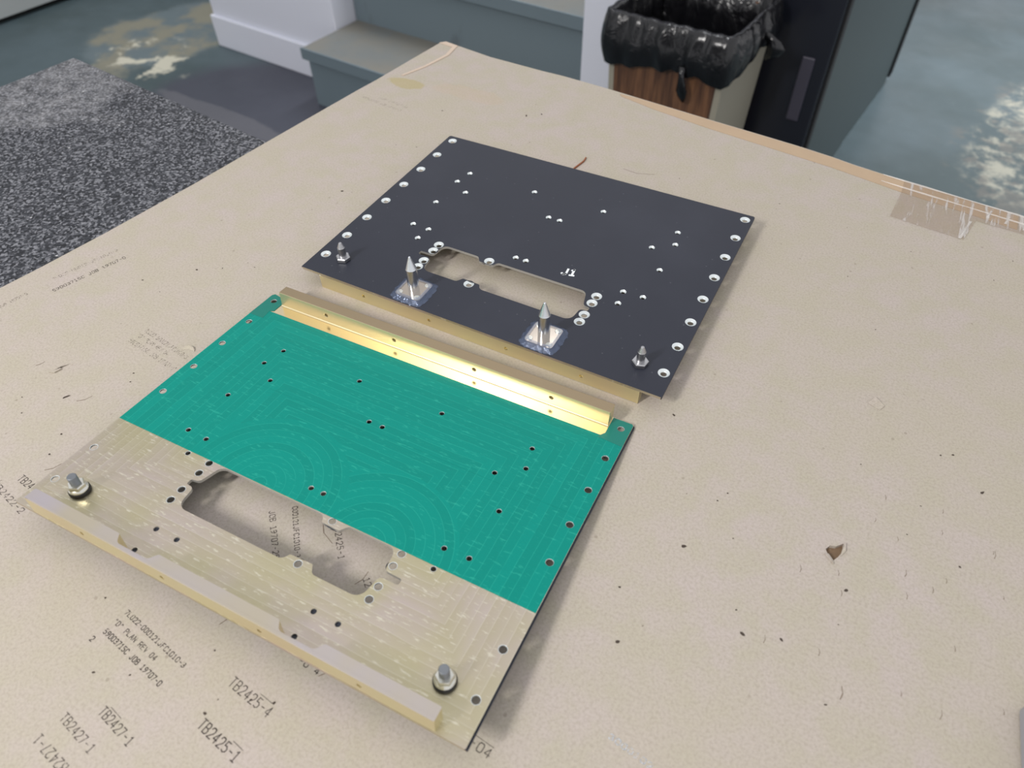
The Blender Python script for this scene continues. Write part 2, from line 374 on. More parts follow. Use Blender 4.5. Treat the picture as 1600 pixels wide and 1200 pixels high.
# half wall left of the stair: its end runs back along the steps
struct(boxo('wall_stair_left', -2.262, -1.580, 1.500, 3.4, FLOOR, 0.45, WHITE, bev=0.004))
struct(boxo('baseboard_stair_left', -2.266, -1.577, 1.486, 1.500, FLOOR, FLOOR+0.118, WHITEB, bev=0.004))
struct(boxo('wall_stair_right', -0.598, -0.490, 1.490, 3.4, FLOOR, 0.9, WHITE, bev=0.004))
struct(boxo('wall_back', -1.580, -0.598, 2.60, 2.7, FLOOR+0.8, 1.2, PALE))

# staircase between the half walls
RISER = plain('stair_blue_grey_paint', sl(108, 122, 129), 0.55, 0, 0.05, 4)
t = NT('stair_worn_tread'); o_ = t.xyz()
c = t.mix(t.mapr(t.noise(3, 4, 0.6), 0.3, 0.6), sl(112, 116, 115), sl(124, 120, 110))
TREAD = t.fin(t.mix(t.mapr(t.noise(30, 4), 0.55, 0.8, 0, 0.4), c, sl(108, 106, 100)), 0.6)
t = NT('scuffed_riser')
c = t.mix(t.mapr(t.noise(7, 4, 0.6, vec=t.scaled(1.6, 1, 0.7)), 0.60, 0.72, 0, 0.5), sl(108, 122, 129), sl(80, 88, 95))
SCUFF = t.fin(c, 0.55)
st = turned(empty('staircase', (0, 0, 0), 0, 'blue-grey painted wooden steps with worn treads between white half walls', 'stairs'))
st.location = uv(-1.09, 1.35) + (FLOOR,)
for k, (v0, v1, z0, z1) in enumerate(((0.0, 0.26, 0.0, 0.205), (0.25, 0.52, 0.0, 0.410), (0.51, 0.78, 0.0, 0.615), (0.77, 1.25, 0.0, 0.82))):
    xr = 0.485; xl = -0.485
    boxo('riser', xl, xr, v0, v0+0.03, z0, z1-0.032, SCUFF if k else RISER, st)
    boxo('tread', xl, xr, v0-0.022, v1+0.02, z1-0.032, z1, TREAD, st, 0.006)
    boxo('nosing', xl, xr, v0-0.026, v0-0.0205, z1-0.036, z1+0.0008, RISER, st)
    boxo('step_core', xl, xr, v0+0.03, v1, 0.0, z1-0.033, RISER, st)

# dark cabinet right of the waste bin
CABF = plain('cabinet_black_gloss', sl(30, 32, 40), 0.22, 0, 0.06, 3, Specular_IOR_Level=0.5)
CABS = plain('cabinet_grey_green', sl(64, 76, 78), 0.5, 0, 0.06, 4)
CABD = plain('cabinet_dark_trim', sl(20, 20, 22), 0.6)
cb = turned(empty('steel_cabinet', uv(-0.1, 2.05) + (FLOOR,), 0, 'tall dark steel cabinet with grey-green side standing right of the waste bin', 'cabinet'))
cz = 1.30
boxo('side_panel', 0.05, 0.152, -0.50, 0.02, 0.0, cz, CABS, cb)
boxo('side_panel', 0.05, 0.149, 0.03, 0.52, 0.0, cz, CABS, cb)
boxo('seam_strip', 0.06, 0.147, 0.02, 0.03, 0.0, cz, CABD, cb)
boxo('carcass', -0.02, 0.05, -0.50, 0.54, 0.0, cz, CABD, cb)
boxo('door', -0.02, 0.148, -0.545, -0.503, 0.02, cz-0.01, CABF, cb, 0.006)
boxo('edge_strip', 0.145, 0.154, -0.53, -0.503, 0.0, cz, CABD, cb)
boxo('rear_strip', 0.06, 0.156, 0.52, 0.56, 0.03, cz, CABD, cb)
REFLECTM = plain('dull_mauve_grey', sl(66, 64, 76), 0.45, 0.1)
boxo('door_reflection', 0.088, 0.118, -0.551, -0.545, 0.325, 0.48, REFLECTM, cb, 0.004)  # thin strip painted as the soft light reflection on the glossy door

# waste bin with wood-grain panels, and its bag
t = NT('wood_grain_laminate')
gr = t.noise(22, 5, 0.6, vec=t.scaled(3.5, 3.5, 0.22), dist=0.4)
WOOD = t.fin(t.mix(t.mapr(gr, 0.3, 0.7), sl(66, 44, 34), sl(122, 86, 60)), 0.45)
TANP = plain('tan_plastic', sl(150, 145, 130), 0.5, 0, 0.05, 6)
bn = turned(empty('waste_bin', uv(-0.226, 1.332) + (FLOOR,), 0, 'tan waste bin with dark wood-grain panels standing beside the white post', 'bin'))
RZ = 0.600                                                    # rim above floor
BX, BY, TX, TY = 0.120, 0.112, 0.140, 0.132
bm = bmesh.new(); box(bm, -BX, BX, -BY, BY, 0, RZ, (-TX, TX, -TY, TY))
for f in [f for f in bm.faces if f.calc_center_median().z > RZ-1e-4]: bm.faces.remove(f)
bo = bm_obj('bin_body', bm, TANP, bn); md = bo.modifiers.new('wall', 'SOLIDIFY'); md.thickness = 0.006
for sgn in (-1, 1):
    bm = bmesh.new()
    y0 = sgn*(BY+0.0015); y1 = sgn*(TY+0.0005); e0 = sgn*(BY-0.004); e1 = sgn*(TY-0.006)
    P = [(-BX+0.014, y0, 0.012), (BX-0.014, y0, 0.012), (TX-0.014, y1, RZ-0.012), (-TX+0.014, y1, RZ-0.012)]
    Q = [(-BX+0.014, e0, 0.012), (BX-0.014, e0, 0.012), (TX-0.014, e1, RZ-0.012), (-TX+0.014, e1, RZ-0.012)]
    va = [bm.verts.new(p) for p in P]; vb = [bm.verts.new(p) for p in Q]
    bm.faces.new(va); bm.faces.new(vb)
    for i in range(4): bm.faces.new((va[i], va[(i+1) % 4], vb[(i+1) % 4], vb[i]))
    bm_obj('wood_panel', bm, WOOD, bn)

t = NT('black_plastic_bag')
t.bump(t.noise(24, 4, 0.6, vec=t.scaled(1, 1, 0.45), dist=0.8), 0.38, 0.02)
BAG = t.fin(sl(15, 15, 18), 0.20, 0.0, Specular_IOR_Level=0.6)
bg = turned(empty('bin_bag', uv(-0.226, 1.332) + (FLOOR+RZ,), 0, 'shiny black plastic bag folded over the rim of the waste bin', 'bag'))
NS = 160
def rim(s):      # rounded rectangle round the bin rim, s in 0..1 starting at front left, counter-clockwise seen from above
    per = [(-TX, -TY), (TX, -TY), (TX, TY), (-TX, TY)]; L = [2*TX, 2*TY, 2*TX, 2*TY]; tot = sum(L); d = s*tot
    for i in range(4):
        if d <= L[i] or i == 3:
            a = Vector(per[i]); b = Vector(per[(i+1) % 4]); p = a.lerp(b, d/L[i]); dirv = (b-a).normalized(); nrm = Vector((dirv.y, -dirv.x))
            k = min(d, L[i]-d); c = 0.03
            if k < c:
                other = Vector((per[i] if d < L[i]-d else per[(i+1) % 4])).normalized()
                nrm = (nrm*(0.5+0.5*k/c) + other*(0.5-0.5*k/c)).normalized(); p -= other*(1-k/c)**2*0.008
            return p, nrm
        d -= L[i]
SKIRT = [(0, .100), (.10, .090), (.17, .076), (.22, .085), (.255, .098), (.29, .080), (.40, .065), (.52, .08), (.70, .10), (.85, .10), (1.0, .100)]
def skirt(s):
    for (a, x), (b, y) in zip(SKIRT, SKIRT[1:]):
        if a <= s <= b: return x + (y-x)*(s-a)/(b-a)
    return .16
ph = [random.uniform(0, 6.28) for _ in range(6)]
bm = bmesh.new(); grid = []
for i in range(NS):
    s = i/NS; p, nrm = rim(s); col = []
    rip = 0.6*math.sin(2*math.pi*9*s+ph[0]) + 0.45*math.sin(2*math.pi*17*s+ph[1]) + 0.3*math.sin(2*math.pi*31*s+ph[2])
    gath = math.exp(-((s-0.165)/0.045)**2)                    # gathered folds towards the twisted end
    Lk = skirt(s) + 0.0025*math.sin(2*math.pi*17*s+ph[3]) + 0.003*math.sin(2*math.pi*7*s)
    prof = [(-0.045, -0.42, 0.2), (-0.040, -0.28, 0.5), (-0.030, -0.15, 0.8), (-0.016, -0.05, 0.6), (-0.006, 0.000, 0.35), (0.004, 0.011, 0.3), (0.013, 0.006, 0.4), (0.017, -0.012, 0.6)]
    for k in range(1, 8):
        f = k/7; prof.append((0.017 + 0.010*math.sin(f*2.6) - 0.006*f, -0.012 - (Lk-0.012)*f, 0.7 + 0.8*gath*(1-abs(f-0.6)) - 0.4*f))
    for k, (off, z, am) in enumerate(prof):
        q = p + nrm*(off + am*0.007*rip*(1.0 if k != 5 else 0.5))
        if k >= 8:                                            # folds run diagonally into the twist
            f = (k-7)/7; tgt = Vector((0.045, -TY-0.026)); q = q.lerp(tgt, 0.35*gath*f)
        col.append(bm.verts.new((q.x, q.y, z + 0.004*am*math.sin(2*math.pi*29*s+ph[4]+k*0.5))))
    grid.append(col)
for i in range(NS):
    a, b = grid[i], grid[(i+1) % NS]
    for k in range(len(a)-1): bm.faces.new((a[k], b[k], b[k+1], a[k+1]))
bm.faces.new([g[0] for g in grid])
bm_obj('bag_sheet', bm, BAG, bg, True)
def tail(name, pts, radii, parent, mat, n=10):
    bm = bmesh.new(); prev = None
    for j, (p, r) in enumerate(zip(pts, radii)):
        ring = [bm.verts.new((p[0] + r*(1+0.25*math.sin(3*a+j))*math.cos(a), p[1] + 0.6*r*math.sin(a), p[2])) for a in [2*math.pi*i/n for i in range(n)]]
        if prev:
            for i in range(n): bm.faces.new((prev[i], prev[(i+1) % n], ring[(i+1) % n], ring[i]))
        else: bm.faces.new(ring)
        prev = ring
    bm.faces.new(prev); return bm_obj(name, bm, mat, parent, True)
tail('twisted_end', [(0.052, -TY-0.026, -0.062), (0.054, -TY-0.031, -0.078), (0.057, -TY-0.030, -0.095), (0.060, -TY-0.027, -0.112), (0.062, -TY-0.024, -0.126), (0.064, -TY-0.022, -0.138)], [0.009, 0.006, 0.008, 0.012, 0.010, 0.003], bg, BAG)
tail('knot', [(TX+0.030, 0.03, -0.088), (TX+0.040, 0.03, -0.076), (TX+0.044, 0.03, -0.060), (TX+0.036, 0.03, -0.044), (TX+0.018, 0.03, -0.03)], [0.005, 0.014, 0.018, 0.015, 0.008], bg, BAG)

# ---------------------------------------------------------------- granite surface plate on its stand
ga = math.radians(-8.0)
gx = Vector((math.cos(ga), math.sin(ga))); gy = Vector((-math.sin(ga), math.cos(ga)))
corner = Vector((-0.5335, 0.2125))
GW, GD, GT = 1.16, 0.76, 0.12
gr = boxo('granite_surface_plate', 0, GW, -GD, 0, -GT, 0, GRANITE, None, 0.003)
gr.location = (corner.x, corner.y, -0.0052); gr.rotation_euler = (0, 0, ga)
# object coordinates of the plate differ from the world, so the dust mask is centred on its far left corner
tag(gr, 'dark grey speckled granite slab with dusty far corner, under the cardboard', 'granite slab')
sd = empty('slab_stand', (corner.x, corner.y, FLOOR), ga, 'grey steel frame stand with four legs under the granite slab', 'stand')
top = -FLOOR - 0.0052 - GT
boxo('frame', 0.05, GW-0.05, -GD+0.05, -0.05, top-0.06, top, CABS, sd, 0.004)
for lx in (0.08, GW-0.14):
    for ly in (-0.14, -GD+0.08): boxo('leg', lx, lx+0.06, ly, ly+0.06, 0, top-0.06, CABS, sd, 0.004)

# ---------------------------------------------------------------- cardboard sheet
cbk = [[-0.1379,0.4407],[-0.0679,0.4271],[0.0029,0.4215],[0.0301,0.4205],[0.0841,0.4150],[0.2142,0.3972],[0.3026,0.3860],[0.3363,0.3803],[0.3592,0.3750],[0.4042,0.3675],[0.4592,0.3605],[0.5043,0.3540],[0.64,0.335]]
clf = [[-0.30,-0.50],[-0.2161,-0.1201],[-0.2098,-0.0902],[-0.1990,-0.0279],[-0.1865,0.0602],[-0.1757,0.1548],[-0.1600,0.2868],[-0.1556,0.3169],[-0.1490,0.3798],[-0.1429,0.4340]]
outline = clf + cbk + [[0.60, -0.50]]
pit = [(0.4268+dx*0.0046, -0.0525+dy*0.0052) for dx, dy in ((-1.3,-.1),(-.9,.55),(-.2,.75),(.2,1.15),(.55,1.5),(.65,1.1),(.6,.3),(.3,-.5),(-.1,-1.15),(-.7,-.9))]
slit = [(-0.0979+dx*0.0045, -0.1592+dy*0.0045) for dx, dy in ((-.5,-1.4),(-.2,-.3),(.0,.5),(.9,1.6),(.5,.5),(.25,-.2),(-.1,-.7))]
cs = empty('cardboard_sheet', (0, 0, 0), 0, 'large worn tan cardboard sheet with stamped numbers covering the table', 'cardboard')
bm = sheet(outline, [pit, slit], -0.005, 0.0); bm_obj('board', bm, CARD, cs)
o = bm_obj('torn_pit', sheet([(0.4268+(x-0.4268)*1.4, -0.0525+(y+0.0525)*1.4) for x, y in pit], [], -0.0045, -0.0026), TORN, cs); o['label'] = 'brown torn hole in the surface'
o = bm_obj('torn_pit', sheet([(-0.0979+(x+0.0979)*1.5, -0.1592+(y+0.1592)*1.5) for x, y in slit], [], -0.0045, -0.003), TORN, cs); o['label'] = 'dark torn slit in the surface'
def flap(pts, h):
    bm = bmesh.new(); n = len(pts); vs = [bm.verts.new((x, y, 0.0003 + h*k)) for x, y, k in pts]; lo = [bm.verts.new((x, y, 0.0001)) for x, y, k in pts]
    bm.faces.new(vs); bm.faces.new(lo)
    for i in range(n): bm.faces.new((vs[i], vs[(i+1) % n], lo[(i+1) % n], lo[i]))
    return bm_obj('torn_flap', bm, CARD, cs)
flap([(0.4292, -0.0545, 0), (0.4312, -0.0500, 1), (0.4302, -0.0446, 1), (0.4294, -0.0480, 0)], 0.0010)
flap([(0.4206, -0.0565, 0.6), (0.4250, -0.0598, 1), (0.4268, -0.0612, 1), (0.4262, -0.0585, 0), (0.4230, -0.0555, 0)], 0.0008)
flap([(0.4225, 0.0722, 0), (0.4262, 0.0790, 1), (0.4330, 0.0740, 0.3), (0.4306, 0.0690, 0)], 0.0012)
flap([(-0.1005, -0.1655, 0.3), (-0.0960, -0.1640, 1), (-0.0945, -0.1590, 1), (-0.0970, -0.1590, 0)], 0.0008)
# raised curl beside the panel
bm = bmesh.new()
arcp = [(-0.0335, -0.1045), (-0.0312, -0.1012), (-0.0285, -0.0995), (-0.0255, -0.0992), (-0.0232, -0.1000)]
up = [bm.verts.new((x, y, 0.0018*math.sin(math.pi*(i+0.5)/5))) for i, (x, y) in enumerate(arcp)]
dn = [bm.verts.new((x+0.0014, y-0.0022, 0.0001)) for x, y in arcp]
for i in range(4): bm.faces.new((up[i], up[i+1], dn[i+1], dn[i]))
o = bm_obj('torn_flap', bm, CARD, cs)
# specks and small scratches
bm = bmesh.new()
def speck(x, y, r, el=1.0, a=0.0):
    n = 6; c_, s_ = math.cos(a), math.sin(a); vs = []
    for i in range(n):
        q = r*random.uniform(0.6, 1.2); px = q*math.cos(2*math.pi*i/n)*el; py = q*math.sin(2*math.pi*i/n)
        vs.append(bm.verts.new((x + c_*px - s_*py, y + s_*px + c_*py, 0.00012)))
    bm.faces.new(vs)
for x, y, r, e, a in ((0.3481,-0.0893,.0011,1.5,.5),(0.4362,-0.0737,.0010,1.4,.9),(0.3927,-0.1244,.0010,1.6,-.3),(0.4968,0.0296,.0010,1.6,1),(0.4118,-0.1183,.0008,1.5,-.5),(0.3359,-0.1592,.0010,1.2,.8),
    (0.386,-0.113,.0006,1.2,0),(0.3600,-0.0420,.0006,1.2,0),(0.3560,-0.0500,.0006,1.2,0),(0.372,-0.071,.0005,1,0),(0.49,-0.03,.0008,1.2,0),(0.478,0.052,.0007,1.5,.4),(0.471,0.048,.0006,1.2,.4),(0.325,-0.13,.0007,1.2,0),
    (0.2049,-0.2326,.0007,1.2,0),(0.150,-0.262,.0006,1.3,0),(0.184,-0.2725,.0008,1.2,.5),(0.168,-0.288,.0009,1.3,.2),(0.1955,-0.268,.0007,1.6,1.1),(0.0745,-0.268,.0007,1.2,0),(0.102,-0.300,.0008,1.4,.3),(0.12,-0.292,.0006,1.2,0),
    (0.0040,-0.0205,.0006,1,0),(-0.053,0.118,.0012,1.2,.6),(-0.09,-0.03,.0008,1.6,-.2),(-0.12,-0.06,.0007,1.3,0),(-0.0455,-0.138,.0006,1.4,0),(-0.041,-0.145,.0006,1.2,0),(-0.07,-0.176,.0010,3.2,.9),(-0.045,-0.2,.0007,1.2,0),(-0.038,-0.215,.0007,1.2,0),(-0.085,-0.2,.0006,1.2,0),
    (0.035,0.32,.0010,2.2,1.9),(0.048,0.33,.0009,2,-1),(-0.05,0.29,.0009,1.4,.4),(0.31,0.002,.0007,2.2,-.4)):
    speck(x, y, r, e, a)
for k in range(90):
    x = random.uniform(-0.16, 0.52); y = random.uniform(-0.33, 0.33)
    speck(x, y, random.uniform(.0002, .00045), random.uniform(1, 2.2), random.uniform(0, 3))
tag(bm_obj('dark_specks', bm, DARKSPECK, cs), kind='stuff')
bm = bmesh.new()
def scratch(x, y, L, a, wd=0.0004):
    p = Vector((x, y)); q = p + Vector((math.cos(a), math.sin(a)))*L*0.5; r = p + Vector((math.cos(a+0.25), math.sin(a+0.25)))*L
    ribbon(bm, p, q, wd, 0.00011); ribbon(bm, q, r, wd*0.7, 0.00011)
for x, y, L, a in ((0.142,-0.250,.011,1.2),(0.207,-0.247,.008,.9),(-0.052,-0.247,.006,.5),(-0.06,-0.175,.010,.7),(-0.115,-0.165,.006,.9),(0.151,-0.172,.018,-.85),(0.193,-0.197,.010,1.1),(-0.03,-0.225,.010,.75),(0.445,-0.135,.007,1.4),(0.165,0.27,.03,-.12)): scratch(x, y, L, a)
for k in range(26):
    scratch(random.uniform(0.40, 0.56), random.uniform(-0.15, 0.02), random.uniform(.002, .006), random.uniform(1.2, 1.6), 0.00025)
tag(bm_obj('fine_scratches', bm, plain('scratch_brown', sl(118, 102, 86), 0.9), cs), kind='stuff')
# kraft tape along the far edge, clear tape at its right end, creased lip at the far corner
kin = [(0.1050,0.4085),(0.1083,0.4042),(0.15,0.3925),(0.2121,0.3800),(0.27,0.3712),(0.3404,0.3605),(0.4038,0.3467),(0.50,0.331)]
kout = [(0.50,0.3525),(0.4592,0.3588),(0.4042,0.3658),(0.3592,0.3732),(0.3363,0.3786),(0.3026,0.3843),(0.2142,0.3955),(0.13,0.4072)]
o = bm_obj('kraft_tape', sheet(kin + kout, [], 0.00005, 0.0004), KRAFT, cs); o['label'] = 'browner paper tape along the far edge'
o = bm_obj('clear_tape', sheet([(0.4011,0.3030),(0.4045,0.3456),(0.4042,0.3664),(0.4592,0.3595),(0.56,0.3445),(0.56,0.3215),(0.4681,0.3285),(0.4611,0.2953),(0.43,0.2985)], [], 0.00045, 0.0007), CTAPE, cs); o['label'] = 'wrinkled clear tape at the right of the far edge'
bm = bmesh.new()
ridge = [(0.385,0.3692,.0002),(0.405,0.3655,.0010),(0.425,0.3628,.0012),(0.46,0.3590,.0004),(0.50,0.3532,.0010),(0.55,0.3445,.0012)]
for off in (0.0, -0.012):
    for (x0, y0, h0), (x1, y1, h1) in zip(ridge, ridge[1:]):
        v4 = [bm.verts.new(p) for p in ((x0, y0+off-0.0006, 0.0007), (x1, y1+off-0.0006, 0.0007), (x1, y1+off, 0.0007+h1), (x0, y0+off, 0.0007+h0), (x1, y1+off+0.0006, 0.0007), (x0, y0+off+0.0006, 0.0007))]
        bm.faces.new((v4[0], v4[1], v4[2], v4[3])); bm.faces.new((v4[3], v4[2], v4[4], v4[5]))
for i in range(7):
    x = 0.463 + i*0.0145; y = 0.352 - i*0.0022; L = 0.030 if i == 0 else random.uniform(0.008, 0.014)
    y0 = 0.2955 + L if i == 0 else y
    v4 = [bm.verts.new(p) for p in ((x, y0, 0.0007), (x+0.0022, y0, 0.0007), (x+0.0012-L*0.10, y0-L*0.5, 0.0021), (x-L*0.2, y0-L, 0.0007), (x+0.0022-L*0.2, y0-L, 0.0007))]
    bm.faces.new((v4[0], v4[1], v4[2])); bm.faces.new((v4[0], v4[2], v4[3])); bm.faces.new((v4[1], v4[4], v4[2])); bm.faces.new((v4[3], v4[2], v4[4]))
t = NT('tape_wrinkle'); GLINT = t.fin(sl(236, 232, 226), 0.12, 0.0, Specular_IOR_Level=0.8, Alpha=0.45)  # near-white colour paints glints onto the raised wrinkles
o = bm_obj('tape_wrinkles', bm, GLINT, cs); o['label'] = 'raised shiny wrinkles of the clear tape'
lip = [(-0.1429,0.4335),(-0.1370,0.4395),(-0.1180,0.4355),(-0.1140,0.4080),(-0.1220,0.3700),(-0.1330,0.3400),(-0.1360,0.3400),(-0.1250,0.3720),(-0.1185,0.4080),(-0.1225,0.4300)]
o = bm_obj('creased_lip', sheet(lip, [], 0.00005, 0.0008), CREASE, cs); o['label'] = 'lighter crease at the far corner'

Z = 0.00016
def stamp(s, pos, L, h, a, mat=INK, wd=0.00040, lab=None, over=None, name='stamped_number'):
    return lettering(name, s, pos, a, L, h, Z, wd, mat, cs, lab, over=over)
stamp('7L022-000121JFC1010-3', (0.0912,-0.2697), 0.0508, 0.0026, -8.0, INKMID)
stamp('"D" PLAN REV 04', (0.0896,-0.2762), 0.0360, 0.0026, -7.8, INKMID)
stamp('59003715C JOB 19707-0', (0.0894,-0.2828), 0.0485, 0.0028, -8.0, INK)
stamp('2', (0.0861,-0.2890), 0.0016, 0.0028, -8.0, INK)
stamp('TB2425-4', (0.1685,-0.2722), 0.0282, 0.0050, -6.5, INK, 0.0004, over=(0.62, 0.95))
stamp('TB2425-1', (0.1693,-0.2947), 0.0274, 0.0050, -8.4, INK, 0.0005, over=(0.72, 0.98))
stamp('TB2427-1', (0.1207,-0.3130), 0.0253, 0.0044, -9.9, INK, 0.0004, over=(0.1, 0.45))
stamp('TB2427-1', (0.1059,-0.3240), 0.0261, 0.0042, -9.7, INKMID, 0.0004)
stamp('TB2427-1', (0.1312,-0.3368), 0.0280, 0.0046, 171.6, INKMID, 0.0004)
stamp('TB2425-1', (-0.0393,-0.2382), 0.0270, 0.0045, -6.5, INK, 0.0004)
stamp('TB2422-2', (-0.0500,-0.2482), 0.0345, 0.0036, -10.0, INKMID, 0.0004)
stamp('TB2420-04', (0.2660,-0.2370), 0.0370, 0.0043, -5.5, INK, 0.0004, over=(0.68, 1.0))
stamp('-0 4', (0.1928,-0.2464), 0.0129, 0.0030, -3.0, INK, 0.0004)
stamp('JOB 19707-25', (0.1184,-0.1825), 0.0330, 0.0034, -45.2, INKMID)
stamp('000121JFC1010-3', (0.1290,-0.1735), 0.0350, 0.0030, -48.0, INKMID)
stamp('TB2425-1', (0.1590,-0.1715), 0.0240, 0.0036, -46.7, INKMID, 0.0004)
stamp('12', (0.1955,-0.1925), 0.0050, 0.0036, -40.0, INKMID)
stamp('7L022-000121JFC1010-3', (-0.1855,-0.0935), 0.0545, 0.0032, 72.0, INKFAINT)
stamp('59003715C JOB 19707-0', (-0.1728,-0.1033), 0.0601, 0.0034, 72.7, INKMID, lab='fainter stamped line near the left edge')
stamp('JOB 19707-0', (-0.1945,-0.1360), 0.0215, 0.0030, 75.0, INKFAINT)
stamp('7L022-000121JFC1010-3', (-0.0725,-0.1030), 0.0501, 0.0033, -8.4, INKFAINT)
stamp('"D" PLAN REV 04', (-0.0735,-0.1094), 0.0361, 0.0031, -7.4, INKFAINT)
stamp('59003715C JOB 19707-0', (-0.0747,-0.1164), 0.0530, 0.0035, -7.4, INKFAINT)
o = stamp('3000102', (0.3500,-0.2053), 0.0232, 0.0026, -8.5, INKPALE, 0.0005, name='pale_number'); o['label'] = 'pale bluish number'
stamp('JOB 19707-0', (-0.128, 0.283), 0.040, 0.003, -8, INKFAINT, 0.0003)
stamp('59003715C JOB 19707-0', (-0.145, 0.276), 0.055, 0.003, -8, INKFAINT, 0.0003)

# ---------------------------------------------------------------- the two machined panels
D = 0.7573; TH = 0.0070; HT = 0.0485; BARH = HT - TH
big_h = [(x, D - 0.0259 - 0.0941*i) for i in range(8) for x in (0.0216, 0.9784)]
big_h += [(0.2725, y) for y in (.2447, .2160, .1688, .1404)] + [(0.7385, y) for y in (.2447, .2160, .1688, .1404)] + [(0.4293, .2450), (0.4280, .1400)]
small_h = []
for x, y in ((.169,.590),(.157,.535),(.209,.495),(.157,.414),(.157,.294),(.209,.2915),(.204,.2448),(.390,.589),(.4829,.4935),(.485,.290)):
    small_h += [(x, y), (1-x, y)]
pin_h = [(x+dx, y) for x in (0.3186, 0.6857) for dx in (-0.0257, 0.0257) for y in (0.0776, 0.0254)]
G = [(.711,.1345,.022),(.718,.187,.010),(.757,.187,.004),(.757,.2005,.004),(.7195,.2015,.008),(.712,.2495,.018),(.606,.2495,.012),(.594,.2325,.006),(.5535,.2345,.004),(.5465,.2495,.012),
     (.2915,.2495,.018),(.278,.2,.010),(.2595,.197,.004),(.2595,.184,.004),(.279,.183,.010),(.284,.1345,.022),(.538,.1345,.018),(.5465,.150,.006),(.596,.152,.004),(.607,.1345,.012)]
cut = fillet([(1-x, y, r) for x, y, r in G])
rect = fillet([(0, 0, .002), (1, 0, .002), (1, D, .006), (0, D, .006)], 3)
R2, R1, r2, r1 = 0.0138, 0.0078, 0.0082, 0.0056
def side_mats(bm, black_top):
    for f in bm.faces:
        n = f.normal; c_ = f.calc_center_median()/S
        if abs(n.z) > 0.7: f.material_index = 0 if black_top else 1
        elif c_.x < 0.002 or c_.x > 0.998: f.material_index = 0
        elif c_.y < 0.002 or c_.y > D-0.002: f.material_index = 1
        else: f.material_index = 2
rect2 = fillet([(-.0032, 0, .002), (1, 0, .002), (1, D, .006), (-.0032, D, .006)], 3)
la = sheet(sc(rect2), [sc(cut)] + [sc(circ(x, y, R2)) for x, y in big_h] + [sc(circ(x, y, r2, 14)) for x, y in small_h], -TH*0.5*S, 0)
la.normal_update(); side_mats(la, True)
ma = bpy.data.meshes.new('skin'); la.to_mesh(ma); la.free()
lb = sheet(sc(rect), [sc(cut)] + [sc(circ(x, y, R1)) for x, y in big_h] + [sc(circ(x, y, r1, 14)) for x, y in small_h] + [sc(circ(x, y, r1, 14)) for x, y in pin_h], -TH*S, -TH*0.5*S)
lb.normal_update(); side_mats(lb, False)
for f in [f for f in lb.faces if f.normal.z > 0.9 or f.normal.z < -0.9]: f.material_index = 1
lb.from_mesh(ma)
PANEL_ME = bpy.data.meshes.new('face_panel'); lb.to_mesh(PANEL_ME); lb.free()
def ring_me(name, ra, rb):
    bm = bmesh.new(); n = 18; P = [(ra, 0.0), (rb, -TH*0.5), (rb*0.985, -TH*0.5), (rb*0.985, -TH-0.0001), (rb*1.0, -TH-0.0003), (rb*1.11, -TH-0.0002)]; rows = []
    for r, z in P: rows.append([bm.verts.new((r*S*math.cos(2*math.pi*i/n), r*S*math.sin(2*math.pi*i/n), z*S)) for i in range(n)])
    for a, b in zip(rows, rows[1:]):
        for i in range(n): bm.faces.new((a[i], a[(i+1) % n], b[(i+1) % n], b[i]))
    me = bpy.data.meshes.new(name); bm.to_mesh(me); bm.free(); me.shade_smooth(); me.materials.append(BAREGLINT); return me
CS_BIG = ring_me('countersink', R2*0.995, R1*0.99); CS_SMALL = ring_me('countersink_small', r2*0.995, r1*0.99)

ROTX = Matrix.Rotation(math.pi/2, 4, 'X')                     # (x, y, z) -> (x, -z, y)
def upright(outer, holes, y0, y1):
    """plate standing in the x-z plane between y0 and y1, with holes through it"""
    bm = sheet(outer, holes, -y1, -y0); bmesh.ops.transform(bm, matrix=ROTX, verts=bm.verts); return bm
def rail_mats(o):
    for f in o.data.polygons: f.material_index = 1 if abs(f.normal.z) > 0.98 else (2 if abs(f.normal.z) > 0.2 and abs(f.normal.x) < 0.1 and f.center.y < 0.1*S else 0)  # tops take painted reflection tones, front chamfer a painted highlight line
def bar_front():
    pk = lambda a, b: [(a-0.008, .0255, 0), (a+.001, .0255, .006), (a+.012, .0090, .012), (b-.012, .0090, .012), (b-.001, .0255, .006), (b+0.008, .0255, 0)]
    pts = [(.0536, .0074, 0), (.9489, .0074, 0), (.9490, .0255, .003)] + pk(.6325, .7300)[::-1] + pk(.2710, .3660)[::-1] + [(.0535, .0255, .003)]
    bm = sheet(sc(fillet(pts)), [], -HT*S, -TH*S)
    b2 = upright(sc([(.0535, -HT), (.9490, -HT), (.9490, -TH), (.0535, -TH)]), [sc(circ(x, -(TH+0.0195), 0.0050, 12)) for x in hx], .0006*S, .0076*S)
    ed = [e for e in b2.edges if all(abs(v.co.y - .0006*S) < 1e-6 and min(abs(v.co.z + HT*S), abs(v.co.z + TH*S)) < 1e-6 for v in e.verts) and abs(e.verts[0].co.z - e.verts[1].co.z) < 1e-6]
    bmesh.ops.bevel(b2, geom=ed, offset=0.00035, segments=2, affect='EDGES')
    me = bpy.data.meshes.new('t'); b2.to_mesh(me); b2.free(); bm.from_mesh(me); bpy.data.meshes.remove(me)
    return bm
